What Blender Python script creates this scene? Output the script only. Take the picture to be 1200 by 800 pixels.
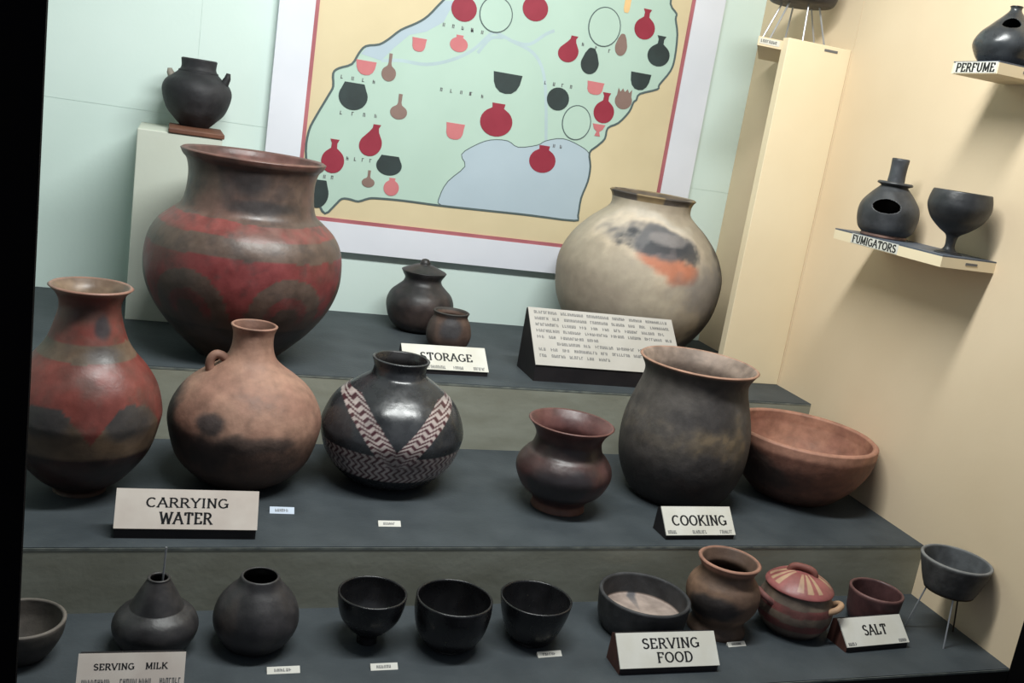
import bpy, bmesh, math, random
from mathutils import Vector, Matrix, noise

for o in list(bpy.data.objects):
    bpy.data.objects.remove(o, do_unlink=True)
SC = bpy.context.scene
COL = SC.collection
PI = math.pi

# ------------------------------------------------------------------ camera
cam_d = bpy.data.cameras.new('camera')
cam_d.sensor_width = 36.0
cam_d.lens = 34.254
cam_d.clip_start = 0.02
cam = bpy.data.objects.new('camera', cam_d)
COL.objects.link(cam)
CAM = Vector((0.0, -2.7, 0.8741))
RX = Vector((0.93662, -0.31522, 0.15289))
UP = Vector((-0.07023, 0.25861, 0.96343))
FW = Vector((0.34323, 0.91310, -0.22008))
cam.matrix_world = Matrix(((RX.x, UP.x, -FW.x, CAM.x), (RX.y, UP.y, -FW.y, CAM.y), (RX.z, UP.z, -FW.z, CAM.z), (0, 0, 0, 1)))
SC.camera = cam

# ------------------------------------------------------------------ light and exposure
world = bpy.data.worlds.new('world')
SC.world = world
world.use_nodes = True
world.node_tree.nodes['Background'].inputs[0].default_value = (0.80, 0.88, 1.0, 1)
world.node_tree.nodes['Background'].inputs[1].default_value = 0.125
la = bpy.data.lights.new('case_tube_light', 'AREA')
la.shape = 'RECTANGLE'
la.size = 1.15
la.size_y = 0.16
la.energy = 20.5
la.color = (0.97, 1.0, 0.98)
lo = bpy.data.objects.new('case_tube_light', la)
COL.objects.link(lo)
lo.location = (0.58, -1.38, 1.76)
lo.rotation_euler = (math.radians(34), 0, 0)
SC.view_settings.view_transform = 'Standard'
SC.view_settings.look = 'None'
SC.view_settings.gamma = 1.0
SC.view_settings.use_curve_mapping = False
SC.view_settings.exposure = 1.0

# ------------------------------------------------------------------ helpers
def lin(c):
    out = []
    for v in c[:3]:
        v = v / 255.0
        out.append(v / 12.92 if v <= 0.04045 else ((v + 0.055) / 1.055) ** 2.4)
    return (out[0], out[1], out[2], 1.0)

def mat(name, col, rough=0.6, col2=None, scale=8.0, bump=0.0, bump_scale=60.0, spec=0.4, stretch=None, metal=0.0):
    m = bpy.data.materials.new(name)
    m.use_nodes = True
    nt = m.node_tree
    b = nt.nodes['Principled BSDF']
    b.inputs['Roughness'].default_value = rough
    b.inputs['Specular IOR Level'].default_value = spec
    b.inputs['Metallic'].default_value = metal
    tc = nt.nodes.new('ShaderNodeTexCoord')
    mp = nt.nodes.new('ShaderNodeMapping')
    if stretch:
        mp.inputs['Scale'].default_value = stretch
    nt.links.new(tc.outputs['Object'], mp.inputs['Vector'])
    n = nt.nodes.new('ShaderNodeTexNoise')
    n.inputs['Scale'].default_value = scale
    n.inputs['Detail'].default_value = 5
    nt.links.new(mp.outputs[0], n.inputs['Vector'])
    mx = nt.nodes.new('ShaderNodeMix')
    mx.data_type = 'RGBA'
    mx.inputs['A'].default_value = lin(col)
    c2 = col2 or tuple(v * 0.93 for v in col)
    mx.inputs['B'].default_value = lin(c2)
    rp = nt.nodes.new('ShaderNodeMapRange')
    rp.inputs['From Min'].default_value = 0.35
    rp.inputs['From Max'].default_value = 0.65
    nt.links.new(n.outputs['Fac'], rp.inputs['Value'])
    nt.links.new(rp.outputs[0], mx.inputs['Factor'])
    nt.links.new(mx.outputs['Result'], b.inputs['Base Color'])
    if bump > 0:
        n2 = nt.nodes.new('ShaderNodeTexNoise')
        n2.inputs['Scale'].default_value = bump_scale
        n2.inputs['Detail'].default_value = 4
        nt.links.new(tc.outputs['Object'], n2.inputs['Vector'])
        bp = nt.nodes.new('ShaderNodeBump')
        bp.inputs['Strength'].default_value = bump
        bp.inputs['Distance'].default_value = 0.004
        nt.links.new(n2.outputs['Fac'], bp.inputs['Height'])
        nt.links.new(bp.outputs[0], b.inputs['Normal'])
    return m

def clay(name, rough, bump=0.25, spec=0.35, var=0.22, scale=38.0):
    """fired clay: the painted slip (attribute 'paint') broken by fine procedural grain"""
    m = bpy.data.materials.new(name)
    m.use_nodes = True
    nt = m.node_tree
    b = nt.nodes['Principled BSDF']
    b.inputs['Specular IOR Level'].default_value = spec
    at = nt.nodes.new('ShaderNodeAttribute')
    at.attribute_name = 'paint'
    tc = nt.nodes.new('ShaderNodeTexCoord')
    n = nt.nodes.new('ShaderNodeTexNoise')
    n.inputs['Scale'].default_value = scale
    n.inputs['Detail'].default_value = 6
    nt.links.new(tc.outputs['Object'], n.inputs['Vector'])
    mr = nt.nodes.new('ShaderNodeMapRange')
    mr.inputs['From Min'].default_value = 0.3
    mr.inputs['From Max'].default_value = 0.7
    mr.inputs['To Min'].default_value = 1.0 - var
    mr.inputs['To Max'].default_value = 1.0 + var
    nt.links.new(n.outputs['Fac'], mr.inputs['Value'])
    vm = nt.nodes.new('ShaderNodeVectorMath')
    vm.operation = 'SCALE'
    nt.links.new(at.outputs['Color'], vm.inputs[0])
    nt.links.new(mr.outputs[0], vm.inputs['Scale'])
    nt.links.new(vm.outputs[0], b.inputs['Base Color'])
    r2 = nt.nodes.new('ShaderNodeMapRange')
    r2.inputs['From Min'].default_value = 0.3
    r2.inputs['From Max'].default_value = 0.7
    r2.inputs['To Min'].default_value = rough - 0.06
    r2.inputs['To Max'].default_value = rough + 0.08
    nt.links.new(n.outputs['Fac'], r2.inputs['Value'])
    nt.links.new(r2.outputs[0], b.inputs['Roughness'])
    n2 = nt.nodes.new('ShaderNodeTexNoise')
    n2.inputs['Scale'].default_value = 55
    n2.inputs['Detail'].default_value = 5
    nt.links.new(tc.outputs['Object'], n2.inputs['Vector'])
    bp = nt.nodes.new('ShaderNodeBump')
    bp.inputs['Strength'].default_value = bump
    bp.inputs['Distance'].default_value = 0.004
    nt.links.new(n2.outputs['Fac'], bp.inputs['Height'])
    nt.links.new(bp.outputs[0], b.inputs['Normal'])
    return m

def mesh_obj(name, verts, faces, material, parent=None, loc=(0, 0, 0), smooth=False, paint=None):
    me = bpy.data.meshes.new(name)
    me.from_pydata([tuple(v) for v in verts], [], faces)
    me.update()
    bm = bmesh.new()
    bm.from_mesh(me)
    bmesh.ops.recalc_face_normals(bm, faces=bm.faces)
    bm.to_mesh(me)
    bm.free()
    if paint is not None:
        ca = me.color_attributes.new('paint', 'FLOAT_COLOR', 'POINT')
        flat = []
        for c in paint:
            flat.extend(c)
        ca.data.foreach_set('color', flat)
    if smooth:
        me.polygons.foreach_set('use_smooth', [True] * len(me.polygons))
    me.materials.append(material)
    o = bpy.data.objects.new(name, me)
    COL.objects.link(o)
    o.location = loc
    if parent:
        o.parent = parent
    return o

def empty(name, loc, rz=0.0):
    o = bpy.data.objects.new(name, None)
    o.empty_display_size = 0.05
    COL.objects.link(o)
    o.location = loc
    o.rotation_euler = (0, 0, rz)
    return o

def tag(o, label, cat, group=None):
    o['label'] = label
    o['category'] = cat
    if group:
        o['group'] = group
    return o

def structure(o):
    o['kind'] = 'structure'
    return o

class MB:
    def __init__(s):
        s.v, s.f = [], []
    def add(s, vs, fs):
        k = len(s.v)
        s.v += [tuple(v) for v in vs]
        s.f += [tuple(i + k for i in f) for f in fs]
        return s
    def box(s, a, b):
        (x0, y0, z0), (x1, y1, z1) = a, b
        return s.add([(x0, y0, z0), (x1, y0, z0), (x1, y1, z0), (x0, y1, z0), (x0, y0, z1), (x1, y0, z1), (x1, y1, z1), (x0, y1, z1)],
                     [(0, 3, 2, 1), (4, 5, 6, 7), (0, 1, 5, 4), (1, 2, 6, 5), (2, 3, 7, 6), (3, 0, 4, 7)])
    def prism(s, pts, d):
        """closed polygon of 3-D points swept by vector d"""
        n = len(pts)
        vs = [Vector(p) for p in pts] + [Vector(p) + Vector(d) for p in pts]
        fs = [tuple(range(n))[::-1], tuple(range(n, 2 * n))] + [(i, (i + 1) % n, n + (i + 1) % n, n + i) for i in range(n)]
        return s.add(vs, fs)
    def tube(s, pts, r, n=10, cap=True):
        pts = [Vector(p) for p in pts]
        rs = r if isinstance(r, (list, tuple)) else [r] * len(pts)
        rings = []
        up = Vector((0.13, 0.21, 0.97)).normalized()
        for i, p in enumerate(pts):
            t = (pts[min(i + 1, len(pts) - 1)] - pts[max(i - 1, 0)]).normalized()
            a = up - t * up.dot(t)
            if a.length < 1e-3:
                a = Vector((1, 0, 0)) - t * t.x
            a.normalize()
            b = t.cross(a)
            rings.append([p + (a * math.cos(2 * PI * k / n) + b * math.sin(2 * PI * k / n)) * rs[i] for k in range(n)])
            up = a
        vs = [v for rg in rings for v in rg]
        fs = []
        for i in range(len(rings) - 1):
            for k in range(n):
                fs.append((i * n + k, i * n + (k + 1) % n, (i + 1) * n + (k + 1) % n, (i + 1) * n + k))
        if cap:
            fs.append(tuple(range(n))[::-1])
            fs.append(tuple(range((len(rings) - 1) * n, len(rings) * n)))
        return s.add(vs, fs)
    def build(s, name, material, parent=None, loc=(0, 0, 0), smooth=False, colour=None):
        paint = [lin(dull(colour))] * len(s.v) if colour else None
        return mesh_obj(name, s.v, s.f, material, parent, loc, smooth, paint)

def soften(o, w=0.002, seg=2):
    m = o.modifiers.new('bevel', 'BEVEL')
    m.width = w
    m.segments = seg
    m.limit_method = 'ANGLE'
    return o

def catmull(pts, sub):
    out = []
    n = len(pts)
    for i in range(n - 1):
        p0, p1, p2, p3 = pts[max(i - 1, 0)], pts[i], pts[i + 1], pts[min(i + 2, n - 1)]
        for k in range(sub):
            t = k / sub
            q = []
            for a in range(len(p1)):
                q.append(0.5 * (2 * p1[a] + (p2[a] - p0[a]) * t + (2 * p0[a] - 5 * p1[a] + 4 * p2[a] - p3[a]) * t * t + (3 * p1[a] - p0[a] - 3 * p2[a] + p3[a]) * t ** 3))
            out.append(tuple(q))
    out.append(tuple(pts[-1]))
    return out

def nz(p, scale, seed=0.0):
    return noise.fractal(Vector((p[0] * scale + seed, p[1] * scale - seed * 0.7, p[2] * scale + seed * 1.3)), 0.8, 2.1, 4)

def sm(a, b, x):
    if a == b:
        return 1.0 if x >= a else 0.0
    t = max(0.0, min(1.0, (x - a) / (b - a)))
    return t * t * (3 - 2 * t)

def mix(a, b, t):
    t = max(0.0, min(1.0, t))
    return tuple(a[i] + (b[i] - a[i]) * t for i in range(3))

def blob(th, z, th0, z0, dth, dz, w=0.0):
    """soft ellipse on the wall of a pot: 1 inside, 0 outside, edge moved by the noise w"""
    d = math.sqrt(((th - th0) / dth) ** 2 + ((z - z0) / dz) ** 2) + w
    return 1.0 - sm(0.55, 1.30, d)

def dull(c, s=0.70, k=0.94):
    """muted slip colour: saturation and brightness turned down evenly"""
    y = 0.30 * c[0] + 0.59 * c[1] + 0.11 * c[2]
    return tuple(max(0, min(255, (y + (v - y) * s) * k)) for v in c)

def lathe(name, loc, prof, thick, paint, material, parent=None, seg=96, sub=6, hole=None, local=(0, 0, 0), wobble=0.006, az=None, smooth_prof=True, floor=0.0):
    """A thrown pot: outer wall, rounded lip and inner wall. Angle 0 faces the visitor.
    thick None: a closed solid (lid, knob)."""
    bx, by = loc[0] + (0 if parent is None else 0), loc[1]
    if az is None:
        az = math.atan2(CAM.y - by, CAM.x - bx)
    P = catmull(prof, sub) if smooth_prof else list(prof)
    n = len(P)
    H = P[-1][1]
    V, C = [], []
    seedv = (sum(ord(ch) for ch in name) % 97) * 0.37 + bx * 3.1
    def ring(r, z, inside):
        k = len(V)
        for j in range(seg):
            th = -PI + 2 * PI * j / seg
            wob = 1 + wobble * noise.noise(Vector((math.cos(th) * 1.3 + seedv, math.sin(th) * 1.3, z * 9)))
            rr = r * wob
            V.append((local[0] + rr * math.cos(az + th), local[1] + rr * math.sin(az + th), local[2] + z))
            q = (rr * math.sin(th), -rr * math.cos(th), z)
            C.append(lin(dull(paint(th, z, r, inside, q))))
        return k
    out = [ring(max(r, 0.0004), z, False) for r, z in P]
    F = []
    gone = set()
    if hole:
        th0, z0, dth, dz = hole
        for i in range(n - 1):
            for j in range(seg):
                th = -PI + 2 * PI * (j + 0.5) / seg
                zz = (P[i][1] + P[i + 1][1]) / 2
                if ((th - th0) / dth) ** 2 + ((zz - z0) / dz) ** 2 < 1:
                    gone.add((i, j))
    def band(a, b, skip=None):
        for j in range(seg):
            if skip is not None and (skip, j) in gone:
                continue
            F.append((a + j, a + (j + 1) % seg, b + (j + 1) % seg, b + j))
    for i in range(n - 1):
        band(out[i], out[i + 1], i)
    V.append((local[0], local[1], local[2] + P[0][1])); C.append(C[out[0]])
    c0 = len(V) - 1
    for j in range(seg):
        F.append((c0, out[0] + (j + 1) % seg, out[0] + j))
    if thick is None:
        V.append((local[0], local[1], local[2] + H)); C.append(C[out[-1]])
        c1 = len(V) - 1
        for j in range(seg):
            F.append((c1, out[-1] + j, out[-1] + (j + 1) % seg))
    else:
        lip = ring(P[-1][0] - thick * 0.5, H + thick * 0.35, False)
        band(out[-1], lip)
        zb = P[0][1]
        inn = []
        for i, (r, z) in enumerate(P):
            inn.append(ring(max(r - thick, 0.35 * r), max(z, zb + max(thick, floor) + 0.0004 * i / n), True))
        band(lip, inn[-1])
        for i in range(n - 1):
            band(inn[i + 1], inn[i], i)
        V.append((local[0], local[1], local[2] + zb + max(thick, floor))); C.append(C[inn[0]])
        c1 = len(V) - 1
        for j in range(seg):
            F.append((c1, inn[0] + j, inn[0] + (j + 1) % seg))
        for (i, j) in gone:
            j2 = (j + 1) % seg
            for (di, dj, a, b) in ((-1, 0, (i, j), (i, j2)), (1, 0, (i + 1, j), (i + 1, j2)), (0, -1, (i, j), (i + 1, j)), (0, 1, (i, j2), (i + 1, j2))):
                if (i + di, (j + dj) % seg) not in gone:
                    F.append((out[a[0]] + a[1], out[b[0]] + b[1], inn[b[0]] + b[1], inn[a[0]] + a[1]))
    return mesh_obj(name, V, F, material, parent, loc if parent is None else (0, 0, 0), True, C)

# stroke lettering with small serifs: every letter is (width, polylines) on a unit-high cell
def arc(cx, cy, rx, ry, a0, a1, n=10):
    return [(cx + rx * math.cos(math.radians(a0 + (a1 - a0) * i / n)), cy + ry * math.sin(math.radians(a0 + (a1 - a0) * i / n))) for i in range(n + 1)]

GLYPHS = {
    'A': (0.80, [[(0.02, 0), (0.40, 1)], [(0.40, 1), (0.78, 0)], [(0.17, 0.36), (0.63, 0.36)]]),
    'C': (0.76, [arc(0.42, 0.5, 0.38, 0.48, 48, 312)]),
    'D': (0.76, [[(0.12, 0), (0.12, 1)], [(0.12, 1), (0.32, 1)] + arc(0.32, 0.5, 0.40, 0.5, 90, -90) + [(0.12, 0)]]),
    'E': (0.66, [[(0.12, 0), (0.12, 1)], [(0.12, 0.97), (0.58, 0.97), (0.60, 0.80)], [(0.12, 0.52), (0.48, 0.52)], [(0.12, 0.03), (0.60, 0.03), (0.62, 0.22)]]),
    'F': (0.62, [[(0.12, 0), (0.12, 1)], [(0.12, 0.97), (0.58, 0.97), (0.60, 0.80)], [(0.12, 0.52), (0.48, 0.52)]]),
    'G': (0.82, [arc(0.42, 0.5, 0.38, 0.48, 48, 330), [(0.74, 0.42), (0.74, 0.10)], [(0.52, 0.44), (0.84, 0.44)]]),
    'I': (0.28, [[(0.14, 0), (0.14, 1)]]),
    'K': (0.76, [[(0.12, 0), (0.12, 1)], [(0.14, 0.42), (0.66, 1)], [(0.30, 0.58), (0.74, 0)]]),
    'L': (0.64, [[(0.12, 0), (0.12, 1)], [(0.12, 0.03), (0.58, 0.03), (0.61, 0.24)]]),
    'M': (0.92, [[(0.10, 0), (0.12, 1)], [(0.12, 1), (0.46, 0.12)], [(0.46, 0.12), (0.80, 1)], [(0.80, 1), (0.82, 0)]]),
    'N': (0.80, [[(0.12, 0), (0.12, 1)], [(0.12, 0.98), (0.68, 0.02)], [(0.68, 0.02), (0.68, 1)]]),
    'O': (0.84, [arc(0.42, 0.5, 0.38, 0.48, 0, 360, 18)]),
    'P': (0.66, [[(0.12, 0), (0.12, 1)], [(0.12, 0.98), (0.34, 0.98)] + arc(0.34, 0.73, 0.27, 0.25, 90, -90) + [(0.12, 0.48)]]),
    'R': (0.74, [[(0.12, 0), (0.12, 1)], [(0.12, 0.98), (0.34, 0.98)] + arc(0.34, 0.74, 0.27, 0.24, 90, -90) + [(0.12, 0.50)], [(0.36, 0.50), (0.72, 0)]]),
    'S': (0.62, [arc(0.31, 0.75, 0.24, 0.23, 30, 270, 9) + arc(0.31, 0.26, 0.26, 0.24, 90, -150, 9)]),
    'T': (0.74, [[(0.37, 0), (0.37, 1)], [(0.05, 0.78), (0.06, 0.97), (0.68, 0.97), (0.69, 0.78)]]),
    'U': (0.78, [[(0.12, 1), (0.12, 0.34)] + arc(0.39, 0.32, 0.27, 0.30, 180, 360) + [(0.66, 1)]]),
    'V': (0.78, [[(0.03, 1), (0.39, 0)], [(0.39, 0), (0.75, 1)]]),
    'W': (1.06, [[(0.03, 1), (0.28, 0)], [(0.28, 0), (0.53, 0.92)], [(0.53, 0.92), (0.78, 0)], [(0.78, 0), (1.03, 1)]]),
    'Y': (0.76, [[(0.04, 1), (0.38, 0.48)], [(0.72, 1), (0.38, 0.48)], [(0.38, 0.48), (0.38, 0)]]),
}

def letter_quads(text, u0, u1, v0, v1, gap=0.16, bold=1.25):
    """quads in the plane of a card for a word filling the box u0..u1, v0..v1"""
    tot = sum((0.45 if c == ' ' else GLYPHS[c][0]) + gap for c in text) - gap
    su, sv = (u1 - u0) / tot, (v1 - v0)
    quads = []
    x = 0.0
    def seg(a, b, w):
        ax, ay, bx_, by_ = u0 + a[0] * su, v0 + a[1] * sv, u0 + b[0] * su, v0 + b[1] * sv
        dx, dy = bx_ - ax, by_ - ay
        L = math.hypot(dx, dy) or 1e-9
        nx, ny = -dy / L * w / 2, dx / L * w / 2
        ex, ey = dx / L * w * 0.2, dy / L * w * 0.2
        quads.append([(ax + nx - ex, ay + ny - ey), (ax - nx - ex, ay - ny - ey), (bx_ - nx + ex, by_ - ny + ey), (bx_ + nx + ex, by_ + ny + ey)])
    for c in text:
        if c == ' ':
            x += 0.45 + gap
            continue
        wd, lines = GLYPHS[c]
        for pl in lines:
            for a, b in zip(pl[:-1], pl[1:]):
                dx, dy = abs(b[0] - a[0]), abs(b[1] - a[1])
                w = bold * sv * (0.085 + 0.085 * dy / (dx + dy + 1e-9))
                seg((a[0] + x, a[1]), (b[0] + x, b[1]), w)
            if len(pl) == 2:
                for e in pl:
                    if e[1] <= 0.001 or e[1] >= 0.999:
                        seg((e[0] + x - 0.13, e[1]), (e[0] + x + 0.13, e[1]), sv * 0.075)
        x += wd + gap
    return quads

def scribble_quads(u0, u1, v0, v1, rnd, pitch):
    """lettering too small to read: a row of short upright and level pen strokes"""
    quads = []
    h = v1 - v0
    u = u0
    while u < u1 - pitch * 0.5:
        w = pitch * 0.26
        k = rnd.randint(0, 3)
        quads.append([(u, v0), (u + w, v0), (u + w, v1), (u, v1)])
        if k != 1:
            vv = v0 + h * rnd.choice((0.05, 0.45, 0.85))
            quads.append([(u, vv), (u + pitch * 0.68, vv), (u + pitch * 0.68, vv + h * 0.16), (u, vv + h * 0.16)])
        if k != 2:
            uu = u + pitch * 0.48
            quads.append([(uu, v0), (uu + w, v0), (uu + w, v0 + h * rnd.choice((0.5, 1.0))), (uu, v0 + h)])
        u += pitch
    return quads

def quads_mesh(name, quads, origin, U, Vv, N, material, parent, lift=0.0004):
    mb = MB()
    O, U, Vv, N = Vector(origin), Vector(U), Vector(Vv), Vector(N)
    for q in quads:
        mb.prism([O + U * a + Vv * b + N * (-0.5 * lift) for a, b in q], N * lift * 1.5)
    return mb.build(name, material, parent)

# ------------------------------------------------------------------ dimensions of the case (metres)
ZT, ZM = 0.2739, 0.1162            # upper and middle tread, the lowest tread is 0
YA, YB, YC = -0.657, -1.1603, -1.450
XR, SL = 1.6527, 0.0447
def wx(y):
    return XR + SL * y
XL = -1.15
TOP = 2.05

M_MINT = mat('mint_wall_paint', (211, 227, 221), 0.7, (206, 223, 216), 3.0, 0.05, 90)
M_CREAM = mat('cream_wall_paint', (222, 202, 172), 0.7, (214, 193, 162), 2.2, 0.05, 90)
M_CREAM_BOARD = mat('cream_board_paint', (228, 212, 180), 0.65, (222, 205, 172), 3.0, 0.04, 90)
M_PLINTH = mat('grey_white_plinth_paint', (196, 202, 190), 0.7, (186, 190, 176), 3.0, 0.05, 90)
M_GAP = mat('dark_joint', (205, 220, 213), 0.8)
M_GAPC = mat('brown_joint', (190, 170, 138), 0.8)
M_TREAD = mat('slate_tread_paint', (66, 72, 76), 0.62, (54, 60, 64), 9.0, 0.15, 120, spec=0.3)
M_RISER = mat('grey_green_riser_paint', (152, 153, 140), 0.7, (136, 136, 122), 7.0, 0.1, 80, stretch=(1, 1, 3))
M_WORN = mat('worn_step_edge', (128, 132, 124), 0.7, (88, 94, 92), 30.0)
M_BLACK = mat('black_case_frame', (6, 5, 7), 0.8, (9, 8, 9), 6.0, spec=0.05)
M_DARKW = mat('dark_fascia', (26, 22, 20), 0.7, (16, 14, 13), 6.0)
M_CEIL = mat('white_case_top', (215, 215, 208), 0.8)
M_CARD = mat('white_card', (208, 206, 198), 0.6, (200, 197, 186), 20.0)
M_CARDP = mat('pinkish_card', (212, 202, 192), 0.6, (202, 190, 180), 20.0)
M_BLUECARD = mat('bluish_paper', (190, 202, 218), 0.6)
M_BLOCK = mat('dark_sign_block', (34, 30, 32), 0.6, (24, 21, 24), 14.0)
M_WOODRED = mat('red_brown_wood_block', (84, 52, 44), 0.55, (64, 40, 34), 14.0, stretch=(1, 6, 1))
M_INK = mat('black_ink', (24, 26, 28), 0.5)
M_GREYINK = mat('grey_ink', (104, 104, 104), 0.6)
M_WIRE = mat('pale_wire', (170, 172, 176), 0.35, spec=0.6, metal=0.5)
M_DARKWIRE = mat('dark_wire', (60, 50, 40), 0.45, metal=0.4)
M_SLABWOOD = mat('brown_slab_wood', (120, 78, 58), 0.6, (92, 58, 44), 16.0, stretch=(1, 5, 1))

C_MATTE = clay('matte_clay', 0.62, 0.35)
C_FINE = clay('fine_pale_clay', 0.60, 0.15, 0.3, 0.09)
C_BURN = clay('burnished_clay', 0.40, 0.18, 0.45, 0.2)
C_DARK = clay('smoked_clay', 0.46, 0.25, 0.45, 0.25)
C_GLOSS = clay('polished_black_clay', 0.27, 0.12, 0.5, 0.18)

# ------------------------------------------------------------------ the setting
GAP = 0.0004
wb = structure(MB().box((XL, 0.0012, -0.6), (XR + 0.1, 0.04, TOP)).build('wall_back', M_GAP))
for x0, x1, z0, z1 in ((XL, 0.0518, 0.7526, TOP), (0.0522, XR, 0.7526, TOP), (XL, XR, -0.6, 0.7518)):
    MB().box((x0 + GAP / 2, 0.0, z0), (x1 - GAP / 2, 0.0055, z1)).build('wall_panel', M_MINT, wb)
wr = structure(MB().prism([(wx(0) + 0.0012, 0.0, -0.6), (wx(YC) + 0.0012, YC, -0.6), (wx(YC) + 0.05, YC, -0.6), (XR + 0.05, 0.0, -0.6)], (0, 0, TOP + 0.6)).build('wall_right', M_GAPC))
for y0, y1 in ((0.0, -0.4925), (-0.4945, YC)):
    MB().prism([(wx(y0), y0, -0.6), (wx(y1), y1, -0.6), (wx(y1) + 0.0055, y1, -0.6), (wx(y0) + 0.0055, y0, -0.6)], (0, 0, TOP + 0.6)).build('wall_panel', M_CREAM, wr)
structure(MB().box((XL - 0.04, YC, -0.6), (XL, 0.04, TOP)).build('wall_left', M_MINT))
structure(MB().box((XL - 0.04, -1.75, TOP), (XR + 0.1, 0.04, TOP + 0.03)).build('ceiling', M_CEIL))
structure(MB().box((-3.0, -4.5, -0.64), (3.5, 0.05, -0.60)).build('floor', M_DARKW))
structure(MB().box((-0.60, -1.762, -0.60), (-0.1046, -1.750, TOP + 0.03)).build('trim_1', M_BLACK))
structure(MB().box((wx(YC), YC - 0.30, -0.60), (wx(YC) + 0.35, YC, TOP + 0.03)).build('trim_2', M_BLACK))

def step(name_label, z, zlow, yf, yb, riser_mat):
    e = empty('display_step', (0, yf, z))
    tag(e, name_label, 'step', 'stepped display tiers')
    t = 0.003
    MB().prism([(XL, 0.0005, -t), (wx(yf), 0.0005, -t), (wx(yb), yb - yf, -t), (XL, yb - yf, -t)], (0, 0, t)).build('tread_board', M_TREAD, e)
    MB().prism([(XL, 0, zlow - z), (wx(yf), 0, zlow - z), (wx(yf + 0.016), 0.016, zlow - z), (XL, 0.016, zlow - z)], (0, 0, z - zlow - t)).build('riser_board', riser_mat, e)
    MB().box((XL, -0.0006, -0.0055), (wx(yf) - 0.001, 0.0012, -0.0015)).build('worn_edge', M_WORN, e)
step('highest slate-topped step against the mint back wall', ZT, ZM, YA, 0.0, M_RISER)
step('middle slate-topped step holding the water jars and cooking pots', ZM, 0.0, YB, YA + 0.016, M_RISER)
step('lowest slate-topped step holding the small bowls and the salt sign', 0.0, -0.6, YC, YB + 0.016, M_DARKW)

# ------------------------------------------------------------------ framed wall map
COAST=[(0.661,1.1529),(0.6249,1.1057),(0.5963,1.0819),(0.5563,1.0572),(0.5274,1.0291),(0.5033,1.0107),(0.4688,1.0005),(0.4529,0.9803),(0.4373,0.9491),(0.404,0.9327),(0.3913,0.9174),(0.395,0.8849),(0.3861,0.8613),(0.3579,0.7992),(0.3441,0.7603),(0.3418,0.707),(0.3563,0.6451),(0.3862,0.5796),(0.4106,0.5474),(0.4356,0.5738),(0.4513,0.5921),(0.4731,0.5938),(0.4971,0.5906),(0.5254,0.6022),(0.5526,0.6055),(0.6201,0.6077),(0.7316,0.6066),(0.8408,0.6082),(0.9982,0.6106),(1.1427,0.6107),(1.1522,0.6272),(1.1525,0.6782),(1.165,0.7303),(1.1651,0.7743),(1.1551,0.8129),(1.1756,0.8356),(1.1959,0.8596),(1.1995,0.8911),(1.2305,0.9104),(1.2582,0.9466),(1.2665,0.975),(1.2746,0.9836),(1.2821,1.0019),(1.3356,1.0235),(1.3396,1.0379),(1.3674,1.0817),(1.3733,1.1206),(1.3678,1.1852),(1.3534,1.226),(1.3528,1.2415),(1.3282,1.2644),(1.3216,1.3211),(1.255,1.4012),(1.1193,1.4082),(0.9469,1.3623),(0.7873,1.2756),(0.7124,1.2108)]
LAKE=[(0.7327,0.6079),(0.7242,0.6324),(0.7417,0.6767),(0.785,0.7244),(0.7702,0.7559),(0.8071,0.7872),(0.8485,0.8072),(0.8992,0.8119),(0.9338,0.7986),(0.9906,0.8125),(1.0144,0.828),(1.0655,0.8413),(1.1221,0.8282),(1.1542,0.8103),(1.1637,0.7741),(1.1623,0.73),(1.1512,0.678),(1.1495,0.6269),(1.1409,0.6131),(0.998,0.6119),(0.8406,0.6097)]
BAND=[(0.6636,1.1512),(0.6275,1.1039),(0.5989,1.0801),(0.5588,1.0555),(0.5299,1.0274),(0.5059,1.009),(0.4713,0.9987),(0.4577,0.9789),(0.4787,0.9757),(0.5139,0.9705),(0.5439,1.0088),(0.5809,1.0483),(0.6258,1.0649),(0.669,1.0969),(0.6916,1.1563)]
RIVERS=[[(0.5139,0.9705),(0.5665,0.9792),(0.6375,0.9807),(0.7065,1.0045),(0.7623,1.041),(0.8043,1.0891),(0.8206,1.0964)],[(0.8206,1.0964),(0.8681,1.0818),(0.9352,1.0608),(0.9744,1.0135),(0.996,0.9339),(1.0144,0.828)],[(0.8681,1.0818),(0.919,1.0812),(0.9643,1.1167),(0.9878,1.1301)],[(0.7757,1.0342),(0.8061,1.078),(0.8421,1.0865)]]
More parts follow.
